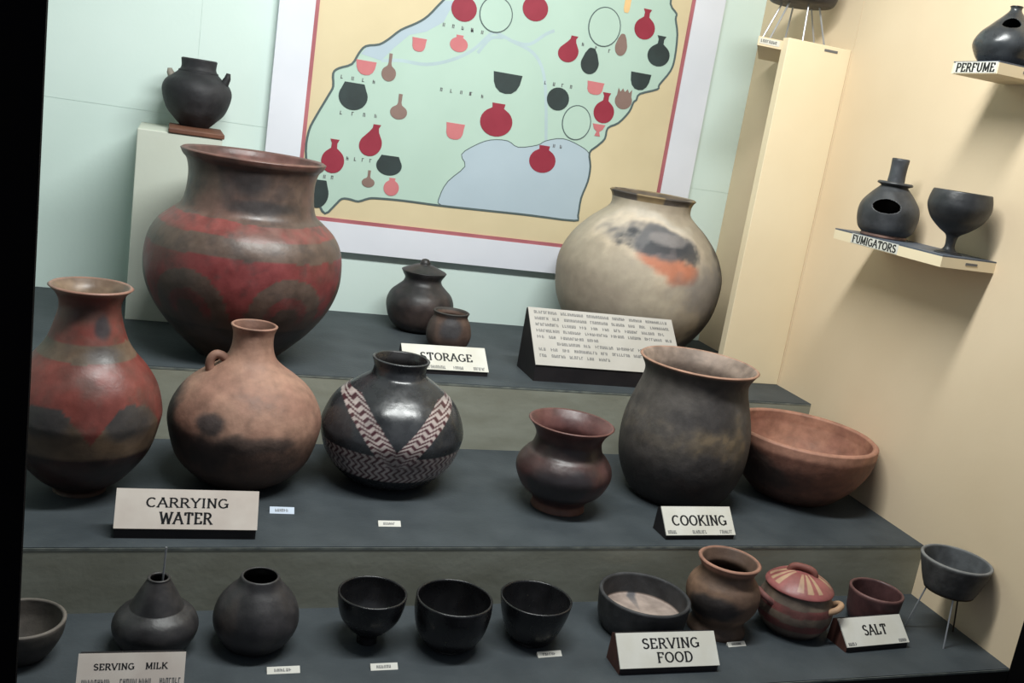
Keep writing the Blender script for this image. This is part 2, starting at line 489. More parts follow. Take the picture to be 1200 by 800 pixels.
ICONS=[('round','red',0.7205,1.1405,0.0719,0.0657),('bowl','pink',0.6096,1.0276,0.0399,0.0352),('pot','pink',0.7194,1.0496,0.0506,0.0445),('halfbowl','pink',0.4748,0.945,0.0548,0.0372),('gourd','brown',0.5378,0.9566,0.0394,0.0728),('cutpot','dark',0.4504,0.8668,0.0776,0.0708),('gourd','brown',0.5775,0.859,0.0471,0.0677),('drop','red',0.5097,0.7598,0.0653,0.0865),('necked','red',0.4152,0.7033,0.0618,0.0908),('cutpot','dark',0.5696,0.6984,0.0713,0.0534),('gourd','brown',0.5178,0.6554,0.0353,0.0464),('pot','pink',0.5834,0.6413,0.0431,0.0493),('cutpot','dark',0.3843,0.5979,0.0595,0.076),('bowl','pink',0.7414,0.8158,0.0541,0.0442),('round','red',0.9219,1.178,0.0752,0.0671),('ring','mint',0.812,1.1424,0.0931,0.0931),('ring','mint',1.1358,1.1663,0.0976,0.1064),('strip','cream',1.1945,1.2389,0.0186,0.046),('necked','red',1.2606,1.1953,0.065,0.0843),('drop','red',1.0369,1.0895,0.0648,0.074),('egg','dark',1.1095,1.0674,0.0554,0.0727),('egg','brown',1.1971,1.1272,0.0375,0.0611),('necked','dark',1.3197,1.1299,0.0717,0.086),('halfbowl','dark',0.8716,0.9666,0.0854,0.0554),('halfbowl','dark',1.2751,1.0361,0.0659,0.0483),('round','dark',1.0304,0.9487,0.0678,0.0639),('bowl','pink',1.1382,0.9954,0.0533,0.0358),('spiky','brown',1.2335,0.9797,0.0546,0.0582),('necked','red',1.1782,0.9457,0.0648,0.0871),('ring','mint',1.0987,0.8919,0.0878,0.0966),('chalice','pink',1.1698,0.8806,0.0406,0.0342),('pot','red',0.8574,0.8644,0.0957,0.0915),('pot','red',1.0129,0.7752,0.0815,0.0779)]
ROWS=[((0.6723,1.0908),(0.7522,1.0913),4),((0.4167,0.9127),(0.5025,0.913),4),((0.6892,0.9219),(0.7751,0.9236),4),((0.4251,0.8203),(0.5181,0.8251),4),((0.4557,0.7028),(0.5189,0.7045),4),((0.3997,0.6461),(0.4204,0.6464),2),((0.7537,1.0894),(0.7819,1.0897),2),((0.9868,0.9872),(1.0659,0.9877),4),((0.7727,0.9233),(0.8079,0.9217),2),((1.081,1.1087),(1.1651,1.104),3),((1.043,0.8173),(1.0644,0.8178),2)]
wm = empty('wall_map', (0.869, 0.0, 0.447))
tag(wm, 'white-framed painted map with red, pink and charcoal pot symbols on the back wall', 'map')
def wmz(name, mb, material, parent=wm):
    o = mb.build(name, material, None)
    for v in o.data.vertices:
        v.co -= Vector((0.869, 0.0, 0.447))
    o.parent = parent
    return o
M_FRAME = mat('white_frame_paint', (220, 222, 230), 0.6, (212, 215, 223), 4.0)
M_BORDER = mat('rose_border_paint', (176, 106, 112), 0.6, (160, 92, 98), 8.0)
M_SAND = mat('sand_map_ground', (214, 198, 162), 0.7, (206, 190, 154), 5.0)
M_LAND = mat('mint_map_land', (178, 202, 189), 0.7, (173, 197, 184), 5.0)
M_LAKE = mat('pale_blue_map_water', (174, 190, 200), 0.7, (168, 184, 194), 5.0)
M_RIVER = mat('pale_blue_map_river', (176, 196, 200), 0.7)
M_OUT = mat('grey_map_outline', (84, 98, 98), 0.7)
M_RED = mat('map_red', (146, 44, 62), 0.6, (138, 38, 56), 20.0)
M_PINK = mat('map_pink', (196, 118, 120), 0.6, (190, 110, 114), 20.0)
M_CHAR = mat('map_charcoal', (48, 60, 60), 0.6, (42, 52, 52), 20.0)
M_TAUPE = mat('map_taupe', (136, 112, 104), 0.6, (128, 104, 96), 20.0)
M_PEACH = mat('map_peach', (236, 196, 140), 0.6)
FX0, FX1, FZ0, FZ1 = 0.2365, 1.5025, 0.4475, 1.62
IX0, IX1, IZ0, IZ1 = 0.3270, 1.4060, 0.5270, 1.54
for a, b in (((FX0, -0.024, FZ0), (IX0, 0, FZ1)), ((IX1, -0.024, FZ0), (FX1, 0, FZ1)), ((IX0, -0.024, FZ0), (IX1, 0, IZ0)), ((IX0, -0.024, IZ1), (IX1, 0, FZ1))):
    wmz('frame_rail', MB().box(a, b), M_FRAME)
bw = 0.0105
for a, b in (((IX0, -0.0215, IZ0), (IX0 + bw, 0, IZ1)), ((IX1 - bw, -0.0215, IZ0), (IX1, 0, IZ1)), ((IX0 + bw, -0.0215, IZ0), (IX1 - bw, 0, IZ0 + bw)), ((IX0 + bw, -0.0215, IZ1 - bw), (IX1 - bw, 0, IZ1))):
    wmz('border_strip', MB().box(a, b), M_BORDER)
wmz('map_ground', MB().box((IX0 + bw, -0.018, IZ0 + bw), (IX1 - bw, 0, IZ1 - bw)), M_SAND)
def flat(pts, yf):
    return MB().prism([(x, -0.0175, z) for x, z in pts], (0, yf + 0.0175, 0))
def ribbon(pts, w, yf, closed=False):
    mb = MB()
    n = len(pts)
    L, R = [], []
    for i in range(n):
        a = pts[(i - 1) % n] if closed else pts[max(i - 1, 0)]
        b = pts[(i + 1) % n] if closed else pts[min(i + 1, n - 1)]
        dx, dz = b[0] - a[0], b[1] - a[1]
        l = math.hypot(dx, dz) or 1e-9
        nx, nzz = -dz / l * w / 2, dx / l * w / 2
        L.append((pts[i][0] + nx, pts[i][1] + nzz)); R.append((pts[i][0] - nx, pts[i][1] - nzz))
    for i in range(n if closed else n - 1):
        j = (i + 1) % n
        mb.prism([(p[0], -0.0175, p[1]) for p in (L[i], R[i], R[j], L[j])], (0, yf + 0.0175, 0))
    return mb
def smooth2(pts, closed=False, sub=4):
    if closed:
        n = len(pts)
        e = [pts[-1]] + pts + [pts[0], pts[1]]
        full = catmull(e, sub)
        return full[sub:sub * (n + 1)]
    return catmull(pts, sub)
CO = smooth2(COAST, True, 3)
land = wmz('country_shape', flat(CO, -0.0185), M_LAND)
wmz('country_outline', ribbon(CO, 0.0058, -0.0196, True), M_OUT)
LK = smooth2(LAKE, True, 3)
wmz('lake_shape', flat(LK, -0.0189), M_LAKE)
wmz('lake_shore', ribbon(LK[:14 * 3], 0.0022, -0.0192), M_OUT)
wmz('lake_shape', flat(BAND, -0.0188), M_LAKE)
for rv in RIVERS:
    wmz('river_line', ribbon(smooth2(rv), 0.009, -0.01860 - 0.00007 * RIVERS.index(rv)), M_RIVER)
def circ(n=24, cx=0, cy=0, rx=0.5, ry=0.5, a0=0, a1=360):
    return [(cx + rx * math.cos(math.radians(a0 + (a1 - a0) * i / n)), cy + ry * math.sin(math.radians(a0 + (a1 - a0) * i / n))) for i in range(n)]
def mirror(half):
    return half + [(-x, y) for x, y in half[::-1] if x > 0]
SH = {
    'round': circ(),
    'ring': circ(28),
    'pot': mirror([(0, -.5)] + circ(10, 0, -.06, .5, .44, -75, 60) + [(.18, .36), (.20, .5)]),
    'necked': mirror([(0, -.5)] + circ(10, 0, -.14, .5, .36, -70, 62) + [(.13, .24), (.12, .38), (.20, .5)]),
    'drop': [(x + (y + .5) ** 2 * 0.22, y) for x, y in mirror([(0, -.5)] + circ(10, 0, -.14, .47, .36, -75, 40) + [(.20, .26), (.13, .38), (.16, .5)])],
    'egg': mirror([(0, -.5)] + circ(10, 0, -.10, .5, .40, -75, 20) + [(.34, .28), (.18, .46), (.10, .5)]),
    'cutpot': mirror([(0, -.5)] + circ(10, 0, 0, .5, .5, -80, 42) + [(.34, .5)]),
    'bowl': mirror([(0, -.5), (.22, -.46), (.36, -.34), (.44, -.12), (.46, .2), (.5, .5)]),
    'halfbowl': mirror([(0, -.5), (.2, -.45), (.36, -.26), (.45, .02), (.5, .5)]),
    'gourd': mirror([(0, -.5)] + circ(8, 0, -.22, .5, .28, -75, 55) + [(.15, .06), (.10, .16), (.11, .5)]),
    'chalice': mirror([(.22, -.5), (.10, -.12), (.34, .08), (.5, .5)]),
    'strip': mirror([(.3, -.5), (.5, -.3), (.5, .5)]),
    'spiky': mirror([(0, -.5)] + circ(8, 0, -.08, .5, .42, -75, 48) + [(.40, .5), (.26, .32), (.14, .5), (0, .34)]),
}
ICM = {'red': M_RED, 'pink': M_PINK, 'dark': M_CHAR, 'brown': M_TAUPE, 'mint': M_LAND, 'cream': M_PEACH}
for kind, c, ix, iz, iw, ih in ICONS:
    pts = [(ix + a * iw, iz + b * ih) for a, b in SH[kind]]
    if min(p[1] for p in pts) > IZ1 - 0.03:
        continue
    o = wmz('pot_symbol', flat(pts, -0.0200), ICM[c])
    if kind == 'ring':
        rg = ribbon(pts, 0.0028, -0.0203, True).build('symbol_outline', M_OUT, None)
        for v in rg.data.vertices:
            v.co -= Vector((0.869, 0.0, 0.447))
        rg.parent = o
rnd = random.Random(4)
mb = MB()
for (a, b, k) in ROWS:
    for i in range(k):
        t = i / max(1, k - 1)
        x, z = a[0] + (b[0] - a[0]) * t, a[1] + (b[1] - a[1]) * t
        s = 0.0048
        for q in scribble_quads(x - s, x + s * 0.8, z - s, z + s, rnd, s * 1.7):
            mb.prism([(p[0], -0.0185, p[1]) for p in q], (0, -0.0010, 0))
wmz('place_lettering', mb, M_GREYINK)['kind'] = 'stuff'

# ------------------------------------------------------------------ plinth, front board and shelves
p1 = tag(MB().box((-0.0715, -0.279, ZT), (0.115, -0.001, 0.7234)).build('display_plinth', M_PLINTH), 'tall grey-white plinth under the small black pot, against the back wall', 'plinth')
soften(p1, 0.002)
sl = tag(MB().box((-0.005, -0.283, 0.7234), (0.119, -0.06, 0.7344)).build('wooden_slab', M_SLABWOOD), 'thin brown wooden slab lying on the plinth under the black pot', 'board')
soften(sl, 0.002)
YP = -0.487
bd = empty('tall_board', (1.5375, YP, ZT))
tag(bd, 'tall cream board standing in the corner in front of a high shelf', 'panel')
pb = MB().prism([(-0.0985, 0, 0), (wx(YP) - 1.5375 - 0.0005, 0, 0), (wx(YP + 0.026) - 1.5375 - 0.0005, 0.026, 0), (-0.0985, 0.026, 0)], (0, 0, 0.9035)).build('board', M_CREAM_BOARD, bd)
soften(pb, 0.0015)
tg = MB().box((0.012, -0.0012, 0.8885), (0.052, 0.0004, 0.8945)).build('tiny_tag', M_GREYINK, bd)

SHX, SHZ = 1.6, 1.170
hs = empty('corner_shelf', (1.5, -0.461, SHZ))
tag(hs, 'high cream shelf behind the tall board, carrying the wire-legged bowl', 'shelf')
MB().prism([(1.368 - 1.5, 0.0, -0.022), (wx(-0.461) - 1.5, 0.0, -0.022), (wx(-0.16) - 1.5, 0.301, -0.022), (1.565 - 1.5, 0.301, -0.022)], (0, 0, 0.022)).build('shelf_board', M_CREAM, hs)
card = MB().box((-0.128, -0.0008, -0.017), (-0.068, 0.0004, -0.003)).build('name_label', M_CARD, hs)
quads_mesh('lettering', scribble_quads(0.004, 0.052, 0.004, 0.011, random.Random(7), 0.006), (-0.128, -0.0008, -0.017), (1, 0, 0), (0, 0, 1), (0, -1, 0), M_GREYINK, card)

M_SHTOP = mat('slate_shelf_top', (84, 92, 104), 0.5, (70, 78, 90), 12.0)
def wall_shelf(label, yn, yfar, z, word, ya, yb):
    th = 0.024
    xn = wx(yn) - 0.140
    e = empty('wall_shelf', (xn, yn, z))
    tag(e, label, 'shelf', 'shelves on the cream wall')
    xf = xn + SL * (yfar - yn)
    poly = [(0, 0), (wx(yn) - xn, 0), (wx(yfar) - xn, yfar - yn), (xf - xn, yfar - yn)]
    MB().prism([(a, b, -th) for a, b in poly], (0, 0, th - 0.003)).build('shelf_board', M_CREAM_BOARD, e)
    MB().prism([(a, b, -0.003) for a, b in poly], (0, 0, 0.003)).build('shelf_top', M_SHTOP, e)
    L = abs(yb - ya)
    k = SL
    d = Vector((-k, -1, 0)).normalized()
    nrm = Vector((-1, k, 0)).normalized()
    o = Vector((k * (ya - yn), ya - yn, -th + 0.0015))
    c = MB().prism([o - nrm * 0.0004, o + d * L - nrm * 0.0004, o + d * L - nrm * 0.0004 + Vector((0, 0, th - 0.003)), o - nrm * 0.0004 + Vector((0, 0, th - 0.003))], nrm * 0.0012).build('name_label', M_CARD, e)
    quads_mesh('lettering', letter_quads(word, 0.006, L - 0.006, 0.0025, th - 0.0055, bold=1.5), o + nrm * 0.0008, d, (0, 0, 1), nrm, M_INK, c)
    MB().box((0.062, -0.0008, -0.0145), (0.092, 0.0004, -0.0095)).build('tiny_tag', M_GREYINK, e)
    return e
wall_shelf('cream wall shelf lettered FUMIGATORS, holding a chimney pot and a goblet', -1.1508, -0.7818, 0.7435, 'FUMIGATORS', -0.850, -1.015)
wall_shelf('cream wall shelf lettered PERFUME, high on the right wall', -1.1707, -1.045, 1.1213, 'PERFUME', -1.052, -1.168)

# ------------------------------------------------------------------ pots
def band_noise(q, s=14, seed=0.0):
    return nz(q, s, seed)

def paint_big(th, z, r, ins, q):
    n = nz(q, 9, 3); n2 = nz(q, 30, 7)
    if ins:
        return mix((122, 74, 66), (92, 60, 54), sm(-.3, .5, n))
    brown, red, dark = (98, 74, 62), (140, 48, 48), (56, 50, 50)
    zz = z + 0.005 * n
    c = mix(brown, (84, 64, 56), sm(-.2, .5, n2))
    if zz > 0.312:
        c = mix((112, 76, 64), c, sm(-.5, .3, n))
        s = max(blob(th, z, 0.05, 0.395, 0.42, 0.035, n * .5), blob(th, z, -0.35, 0.40, 0.20, 0.05, n * .5) * .6, blob(th, z, 0.30, 0.345, 0.55, 0.018, n * .5))
        c = mix(c, dark, s * .9)
        c = mix(c, (120, 74, 62), sm(0.425, 0.436, z))
    elif zz > 0.285:
        c = mix((146, 60, 54), (110, 74, 62), sm(-.1, .6, n) * .8)
    elif zz > 0.245:
        c = mix(c, (108, 84, 70), .5)
    elif zz > 0.095:
        c = mix(red, (120, 56, 50), sm(0, .6, n))
        ph = ((math.degrees(th) + 2) % 60) - 30
        d = math.hypot(ph / 25.0, (zz - 0.118) / 0.095)
        if d < 1.0:
            c = brown if d > 0.60 else (mix(red, brown, .15) if d > 0.36 else (82, 62, 54))
            c = mix(c, (74, 60, 54), sm(0, .6, n) * .6)
        if zz < 0.125:
            c = mix(c, (84, 62, 52), sm(0.125, 0.105, zz))
    else:
        c = mix((80, 60, 50), (56, 44, 40), sm(-.3, .4, n))
    return mix(c, (70, 58, 54), sm(.1, .8, n2) * .45)

PROF_BIG = [(.0865, 0), (.1188, .0298), (.1565, .0692), (.19, .1181), (.2079, .1664), (.2108, .2105), (.2042, .2523), (.1868, .2844), (.1602, .3088), (.1432, .3237), (.1354, .3497), (.133, .3885), (.1382, .416), (.1472, .427), (.1526, .4379)]
tag(lathe('storage_jar', (0.1734, -0.5059, ZT), PROF_BIG, 0.010, paint_big, C_BURN, seg=200, sub=9),
    'largest wide-mouthed storage pot, brown with red bands and arches, in front of the plinth', 'pot', 'storage vessels on the highest step')

def plain(c1, c2, s=14, soot=None, seed=1.0, inside=None, rim=None, H=1.0, lowdark=None):
    def f(th, z, r, ins, q):
        n = nz(q, s, seed)
        if ins and inside:
            return mix(inside, tuple(v * .8 for v in inside), sm(-.2, .6, n))
        c = mix(c1, c2, sm(-.35, .45, n))
        if soot:
            for (t0, z0, dt, dz, col, a) in soot:
                c = mix(c, col, blob(th, z, t0, z0, dt, dz, n * .5) * a)
        if rim and z > H - 0.006:
            c = mix(c, rim, sm(H - 0.006, H - 0.002, z))
        return c
    return f

# small pot on the plinth
e = empty('handled_pot', (0.0540, -0.100, 0.7344))
tag(e, 'small sooty black pot with shoulder lugs standing on the plinth slab', 'pot')
lathe('body', (0.0540, -0.100, 0), [(.0332, 0), (.0497, .0163), (.0703, .0407), (.0824, .0812), (.076, .1053), (.0574, .1213), (.047, .131), (.0425, .1375), (.0408, .1452), (.0425, .1611)], 0.006, plain((50, 50, 54), (36, 36, 40), 16), C_MATTE, e)
ca, sa = math.cos(-0.32), math.sin(-0.32)
def lug(px, pz, h, col, name='lug'):
    mbb = MB().tube([(px * 0.82 * ca, px * 0.82 * sa, pz - .012), (px * 1.0 * ca, px * 1.0 * sa, pz), (px * 1.12 * ca, px * 1.12 * sa, pz + h * .6), (px * 1.14 * ca, px * 1.14 * sa, pz + h)], [.013, .011, .008, .005], 10)
    mbb.build(name, C_MATTE, e, smooth=True, colour=col)
lug(0.064, 0.110, 0.030, (40, 40, 44))
lug(-0.062, 0.112, 0.020, (150, 140, 125))
mb = MB()
mb.tube([(0.0435 * math.cos(2 * PI * k / 28), 0.0435 * math.sin(2 * PI * k / 28), 0.1315) for k in range(29)], 0.004, 8, False)
mb.build('collar', C_MATTE, e, smooth=True, colour=(34, 34, 38))

# lidded pot
e = empty('lidded_pot', (0.6735, -0.1534, ZT))
tag(e, 'small smoke-black lidded storage pot with a pointed knob, below the map', 'pot', 'storage vessels on the highest step')
lathe('body', (0.6735, -0.1534, 0), [(.0518, 0), (.0706, .0145), (.0845, .0361), (.0925, .072), (.0841, .1006), (.0653, .1196), (.0536, .1314), (.05, .1432), (.0560, .1545), (.0596, .1610)], 0.006, plain((62, 54, 52), (42, 40, 42), 12, [(.1, .06, 1.0, .05, (96, 62, 52), .35)]), C_DARK, e)
lathe('lid', (0.6735, -0.1534, 0), [(.0520, .1600), (.0604, .1625), (.0590, .1660), (.0420, .1735), (.0240, .1810), (.0150, .1830), (.0135, .1890), (.0095, .1960), (.0030, .1985)], None, plain((56, 52, 52), (40, 40, 42), 14), C_DARK, e)

tag(lathe('small_jar', (0.7102, -0.3395, ZT), [(.0399, 0), (.0531, .0182), (.0585, .0409), (.0529, .068), (.0445, .084), (.0440, .090), (.0473, .0983)], 0.006,
          plain((104, 76, 62), (84, 60, 50), 12, [(.1, .06, .55, .035, (58, 56, 60), .9), (-1.2, .05, .5, .05, (60, 52, 50), .6)], rim=(70, 64, 60), H=.0983), C_MATTE),
    'small brown jar with a grey smudge behind the STORAGE sign', 'jar', 'storage vessels on the highest step')

def paint_beige(th, z, r, ins, q):
    n = nz(q, 8, 2); n2 = nz(q, 22, 5); n3 = nz(q, 5, 11)
    base = mix((186, 168, 140), (172, 154, 128), sm(-.4, .5, n))
    if ins:
        return mix((120, 100, 80), (90, 78, 66), sm(-.3, .4, n))
    c = mix(base, (150, 128, 108), blob(th, z, -.9, .16, .8, .12, n * .6) * .4)
    c = mix(c, (208, 196, 178), blob(th, z, .1, .375, .8, .045, n * .5) * .8)
    # smoke cloud in an arch, with orange flashes under it
    smoke = blob(th, z, .20, .345, .62, .032, n * .9)
    c = mix(c, (226, 196, 160), blob(th, z, .15, .335, .85, .060, n * .8) * .55)
    c = mix(c, (204, 104, 66), max(blob(th, z, .16, .302, .28, .024, n * 1.0), blob(th, z, .58, .288, .20, .028, n * 1.0)) * .9)
    c = mix(c, (92, 92, 98), smoke * .9)
    c = mix(c, (58, 60, 66), max(blob(th, z, .20, .330, .22, .018, n2 * .8), blob(th, z, .62, .332, .24, .026, n2 * .8), blob(th, z, -.30, .340, .14, .022, n2)) * .8)
    c = mix(c, (150, 140, 136), blob(th, z, .42, .356, .28, .010, n) * .6)
    c = mix(c, (116, 110, 110), blob(th, z, 1.05, .22, .42, .10, n * .7) * .6)
    c = mix(c, (54, 50, 50), blob(th, z, 1.30, .10, .50, .10, n * .6) * .85)
    c = mix(c, (72, 64, 62), blob(th, z, 1.62, .28, .34, .12, n * .6) * .8)
    c = mix(c, (176, 110, 84), blob(th, z, .42, .105, .36, .012, n) * .7)
    c = mix(c, (70, 64, 60), blob(th, z, .60, .088, .22, .016, n) * .8)
    if z > .440:
        c = mix(c, (66, 58, 56), sm(-.1, .25, n3 + .25 * math.sin(5 * th)) * .85)
        c = mix(c, (188, 148, 80), sm(.15, .3, math.sin(4.2 * th + 1.7)) * .6)
    return c
tag(lathe('storage_jar', (1.2690, -0.2430, ZT), [(.0859, 0), (.1372, .0301), (.1831, .0749), (.2186, .1367), (.2321, .1979), (.231, .2585), (.2059, .3185), (.167, .3661), (.1309, .3969), (.114, .4133), (.1105, .428), (.1130, .444), (.1208, .4556)], 0.010, paint_beige, C_FINE, seg=200, sub=9),
    'large pale beige storage pot with grey smoke cloud and orange flashes, behind the text panel', 'pot', 'storage vessels on the highest step')

def paint_jar(th, z, r, ins, q):
    n = nz(q, 11, 4); n2 = nz(q, 28, 8)
    if ins:
        return mix((150, 118, 88), (112, 84, 64), sm(-.3, .4, n))
    red, brown, grey = (140, 56, 46), (122, 92, 68), (72, 64, 62)
    zz = z + .004 * n
    if zz > .283:
        c = mix(red, (118, 62, 50), sm(-.2, .5, n))
        c = mix(c, (92, 66, 56), blob(th, z, -.2, .335, .9, .02, n * .6) * .6)
        c = mix(c, (58, 54, 58), blob(th, z, .42, .312, .26, .022, n * .6) * .9)
        c = mix(c, (166, 110, 88), sm(.362, .370, z))
    elif zz > .256:
        c = mix(brown, (100, 80, 62), sm(-.3, .4, n))
        c = mix(c, grey, blob(th, z, .40, .268, .50, .016, n * .5) * .8)
    elif zz > .098:
        c = mix(red, (122, 58, 48), sm(-.1, .5, n))
        ph = ((math.degrees(th) - 6 + 34) % 68) - 34
        k = abs(ph) / 34.0
        top = .196 - .062 * (1 - min(1, k * 1.25)) ** 1.6 - .006
        if zz < top:
            c = mix((124, 94, 66), (104, 80, 60), sm(-.2, .5, n))
            c = mix(c, (66, 62, 62), blob((k - .85), zz, 0, .165, .55, .034, n * .5) * .9)
    else:
        c = mix((66, 34, 30), (48, 28, 26), sm(-.2, .5, n))
    c = mix(c, (96, 66, 48), sm(.012, .004, z))
    return mix(c, (84, 68, 58), sm(.1, .8, n2) * .35)
tag(lathe('water_jar', (-0.1086, -0.9253, ZM), [(.0445, 0), (.0440, .008), (.0505, .0140), (.0763, .0328), (.1123, .0814), (.128, .1374), (.1291, .1611), (.1195, .2004), (.1012, .2315), (.0816, .2547), (.0666, .2778), (.056, .3083), (.0499, .3385), (.0556, .3581), (.0687, .3716)], 0.008, paint_jar, C_BURN, seg=180, sub=8),
    'tall red-necked water jar with grey lobes, beside the black post', 'jar', 'water vessels on the middle step')

def paint_jug(th, z, r, ins, q):
    n = nz(q, 10, 6); n2 = nz(q, 30, 2)
    if ins:
        return (120, 76, 58)
    c = mix((172, 120, 94), (156, 104, 82), sm(-.3, .5, n))
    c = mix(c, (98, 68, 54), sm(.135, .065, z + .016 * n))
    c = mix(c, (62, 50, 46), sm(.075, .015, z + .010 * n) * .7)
    c = mix(c, (56, 46, 44), blob(th, z, -1.45, .125, .50, .055, n * .6) * .95)
    c = mix(c, (60, 52, 52), blob(th, z, -.52, .150, .20, .018, n * .9) * .85)
    c = mix(c, (80, 64, 58), blob(th, z, .18, .120, .34, .016, n * 1.0) * .75)
    c = mix(c, (62, 50, 46), blob(th, z, -.95, .105, .60, .034, n * .8) * .8)
    c = mix(c, (64, 48, 42), blob(th, z, -.1, .085, 1.1, .024, n * .8) * .35)
    return mix(c, (120, 84, 66), sm(.2, .8, n2) * .3)
e = empty('water_jug', (0.1741, -0.8615, ZM))
tag(e, 'terracotta water jug with narrow neck and small ring handle behind the CARRYING WATER sign', 'jug', 'water vessels on the middle step')
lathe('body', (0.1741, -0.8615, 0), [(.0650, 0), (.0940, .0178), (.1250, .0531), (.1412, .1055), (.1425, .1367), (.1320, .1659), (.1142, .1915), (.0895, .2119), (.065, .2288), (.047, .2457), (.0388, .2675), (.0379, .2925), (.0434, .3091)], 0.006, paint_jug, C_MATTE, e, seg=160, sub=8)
azj = math.atan2(CAM.y + 0.8615, CAM.x - 0.1741) - 1.35
dx, dy = math.cos(azj), math.sin(azj)
hp = catmull([(.073, .214), (.076, .230), (.074, .242), (.066, .250), (.055, .248), (.045, .240), (.037, .236)], 4)
MB().tube([(a * dx, a * dy, b) for a, b in hp], [.0085] * len(hp), 12).build('handle', C_MATTE, e, smooth=True, colour=(150, 100, 78))

def paint_vee(th, z, r, ins, q):
    n = nz(q, 14, 9)
    if ins:
        return (40, 38, 38)
    c = mix((56, 58, 62), (42, 44, 48), sm(-.3, .5, n))
    if z > .205:
        return c
    def weave(s, w):
        tri = abs(((w * 1.8) % 1.0) - .5) * 2
        k = (s + .80 * tri) % 1.0
        return mix((206, 184, 176), (92, 42, 50), sm(.42, .58, k) if k < .8 else sm(1.0, .88, k))
    deg = math.degrees(th) - 6
    ph = abs(((deg + 90) % 180) - 90)          # 0 at the point of a V
    f = (z - .080) / .115
    dv = (r * math.sin(math.radians(ph)) - .098 * f) * .76
    if abs(dv) < .019 and .075 < z < .197:
        return mix(weave(f * 12, dv / .038 + .5), c, .12 + .2 * sm(0, .7, n))
    if .040 < z < .098:
        return mix(weave(deg / 180.0 * 30, (z - .040) / .036), c, .15 + .2 * sm(0, .7, n))
    return c
tag(lathe('water_pot', (0.4683, -0.8447, ZM), [(.0673, 0), (.0989, .0188), (.1302, .0561), (.1453, .1024), (.1431, .1299), (.1269, .1663), (.1005, .1934), (.0761, .2114), (.0580, .2235), (.0535, .2340), (.0535, .2450), (.0585, .2579)], 0.006, paint_vee, C_GLOSS, seg=400, sub=18),
    'polished black water pot with a pale woven V pattern, below the STORAGE sign', 'pot', 'water vessels on the middle step')

def paint_red(th, z, r, ins, q):
    n = nz(q, 13, 5)
    if ins:
        return mix((112, 62, 58), (92, 52, 50), sm(-.2, .5, n))
    c = mix((96, 56, 52), (76, 48, 46), sm(-.3, .5, n))
    c = mix(c, (46, 42, 46), blob(th, z, -.05, .07, .75, .045, n * .5) * .9)
    c = mix(c, (58, 46, 44), blob(th, z, 0, .135, 2.5, .016, n * .4) * .7)
    c = mix(c, (116, 66, 58), sm(.172, .181, z))
    return mix(c, (126, 76, 58), sm(.020, .012, z))
tag(lathe('cooking_jar', (0.8055, -0.9719, ZM), [(.0566, 0), (.0548, .015), (.0635, .0263), (.0846, .0449), (.0983, .0747), (.0963, .0968), (.0839, .1152), (.0733, .1262), (.0679, .1481), (.0747, .1663), (.0885, .1826)], 0.006, paint_red, C_BURN, seg=128, sub=8),
    'small dark reddish jar with flared rim and footed base on the middle step', 'jar', 'cooking vessels on the middle step')

def paint_cook(th, z, r, ins, q):
    n = nz(q, 10, 3); n2 = nz(q, 40, 1)
    if ins:
        return mix((160, 134, 116), (128, 106, 92), sm(-.3, .4, n))
    c = mix((86, 78, 72), (66, 60, 58), sm(-.3, .5, n))
    c = mix(c, (136, 110, 76), blob(th, z, .55, .175, .50, .050, n * .8) * (.45 + .4 * sm(-.2, .4, n2)))
    c = mix(c, (112, 96, 78), blob(th, z, -.5, .17, .8, .030, n * .9) * .4 * sm(-.3, .3, n2))
    c = mix(c, (44, 40, 40), sm(.125, .085, z + .012 * n) * .8)
    c = mix(c, (66, 44, 36), blob(th, z, .45, .06, .5, .04, n * .8) * .5)
    return mix(c, (176, 122, 94), sm(.302, .309, z))
ck = lathe('cooking_pot', (1.1160, -0.9000, ZM), [(.0924, 0), (.1152, .0243), (.1357, .0705), (.1426, .1203), (.14, .1696), (.128, .2184), (.1163, .2571), (.1141, .2802), (.1232, .2993), (.1306, .3089)], 0.008, paint_cook, C_MATTE, seg=160, sub=8)
tag(ck, 'tall soot-grey cooking pot with pale open mouth behind the COOKING sign', 'pot', 'cooking vessels on the middle step')

def paint_bowl(th, z, r, ins, q):
    n = nz(q, 10, 8)
    if ins:
        return mix((184, 118, 88), (166, 102, 78), sm(-.3, .4, n))
    c = mix((134, 78, 58), (108, 62, 48), sm(-.3, .5, n))
    c = mix(c, (56, 44, 40), blob(th, z, -.6, .075, .7, .045, n * .8) * .8)
    c = mix(c, (70, 48, 40), sm(.05, .02, z) * .6)
    return mix(c, (184, 118, 90), sm(.132, .142, z + .002 * n))
tag(lathe('wide_bowl', (1.4400, -0.8842, ZM), [(.0811, 0), (.1053, .017), (.1372, .0529), (.1607, .0948), (.1690, .126), (.1700, .140), (.1700, .155)], 0.014, paint_bowl, C_MATTE, seg=140, sub=8),
    'wide terracotta bowl leaning mouth up beside the cream wall', 'bowl', 'cooking vessels on the middle step')

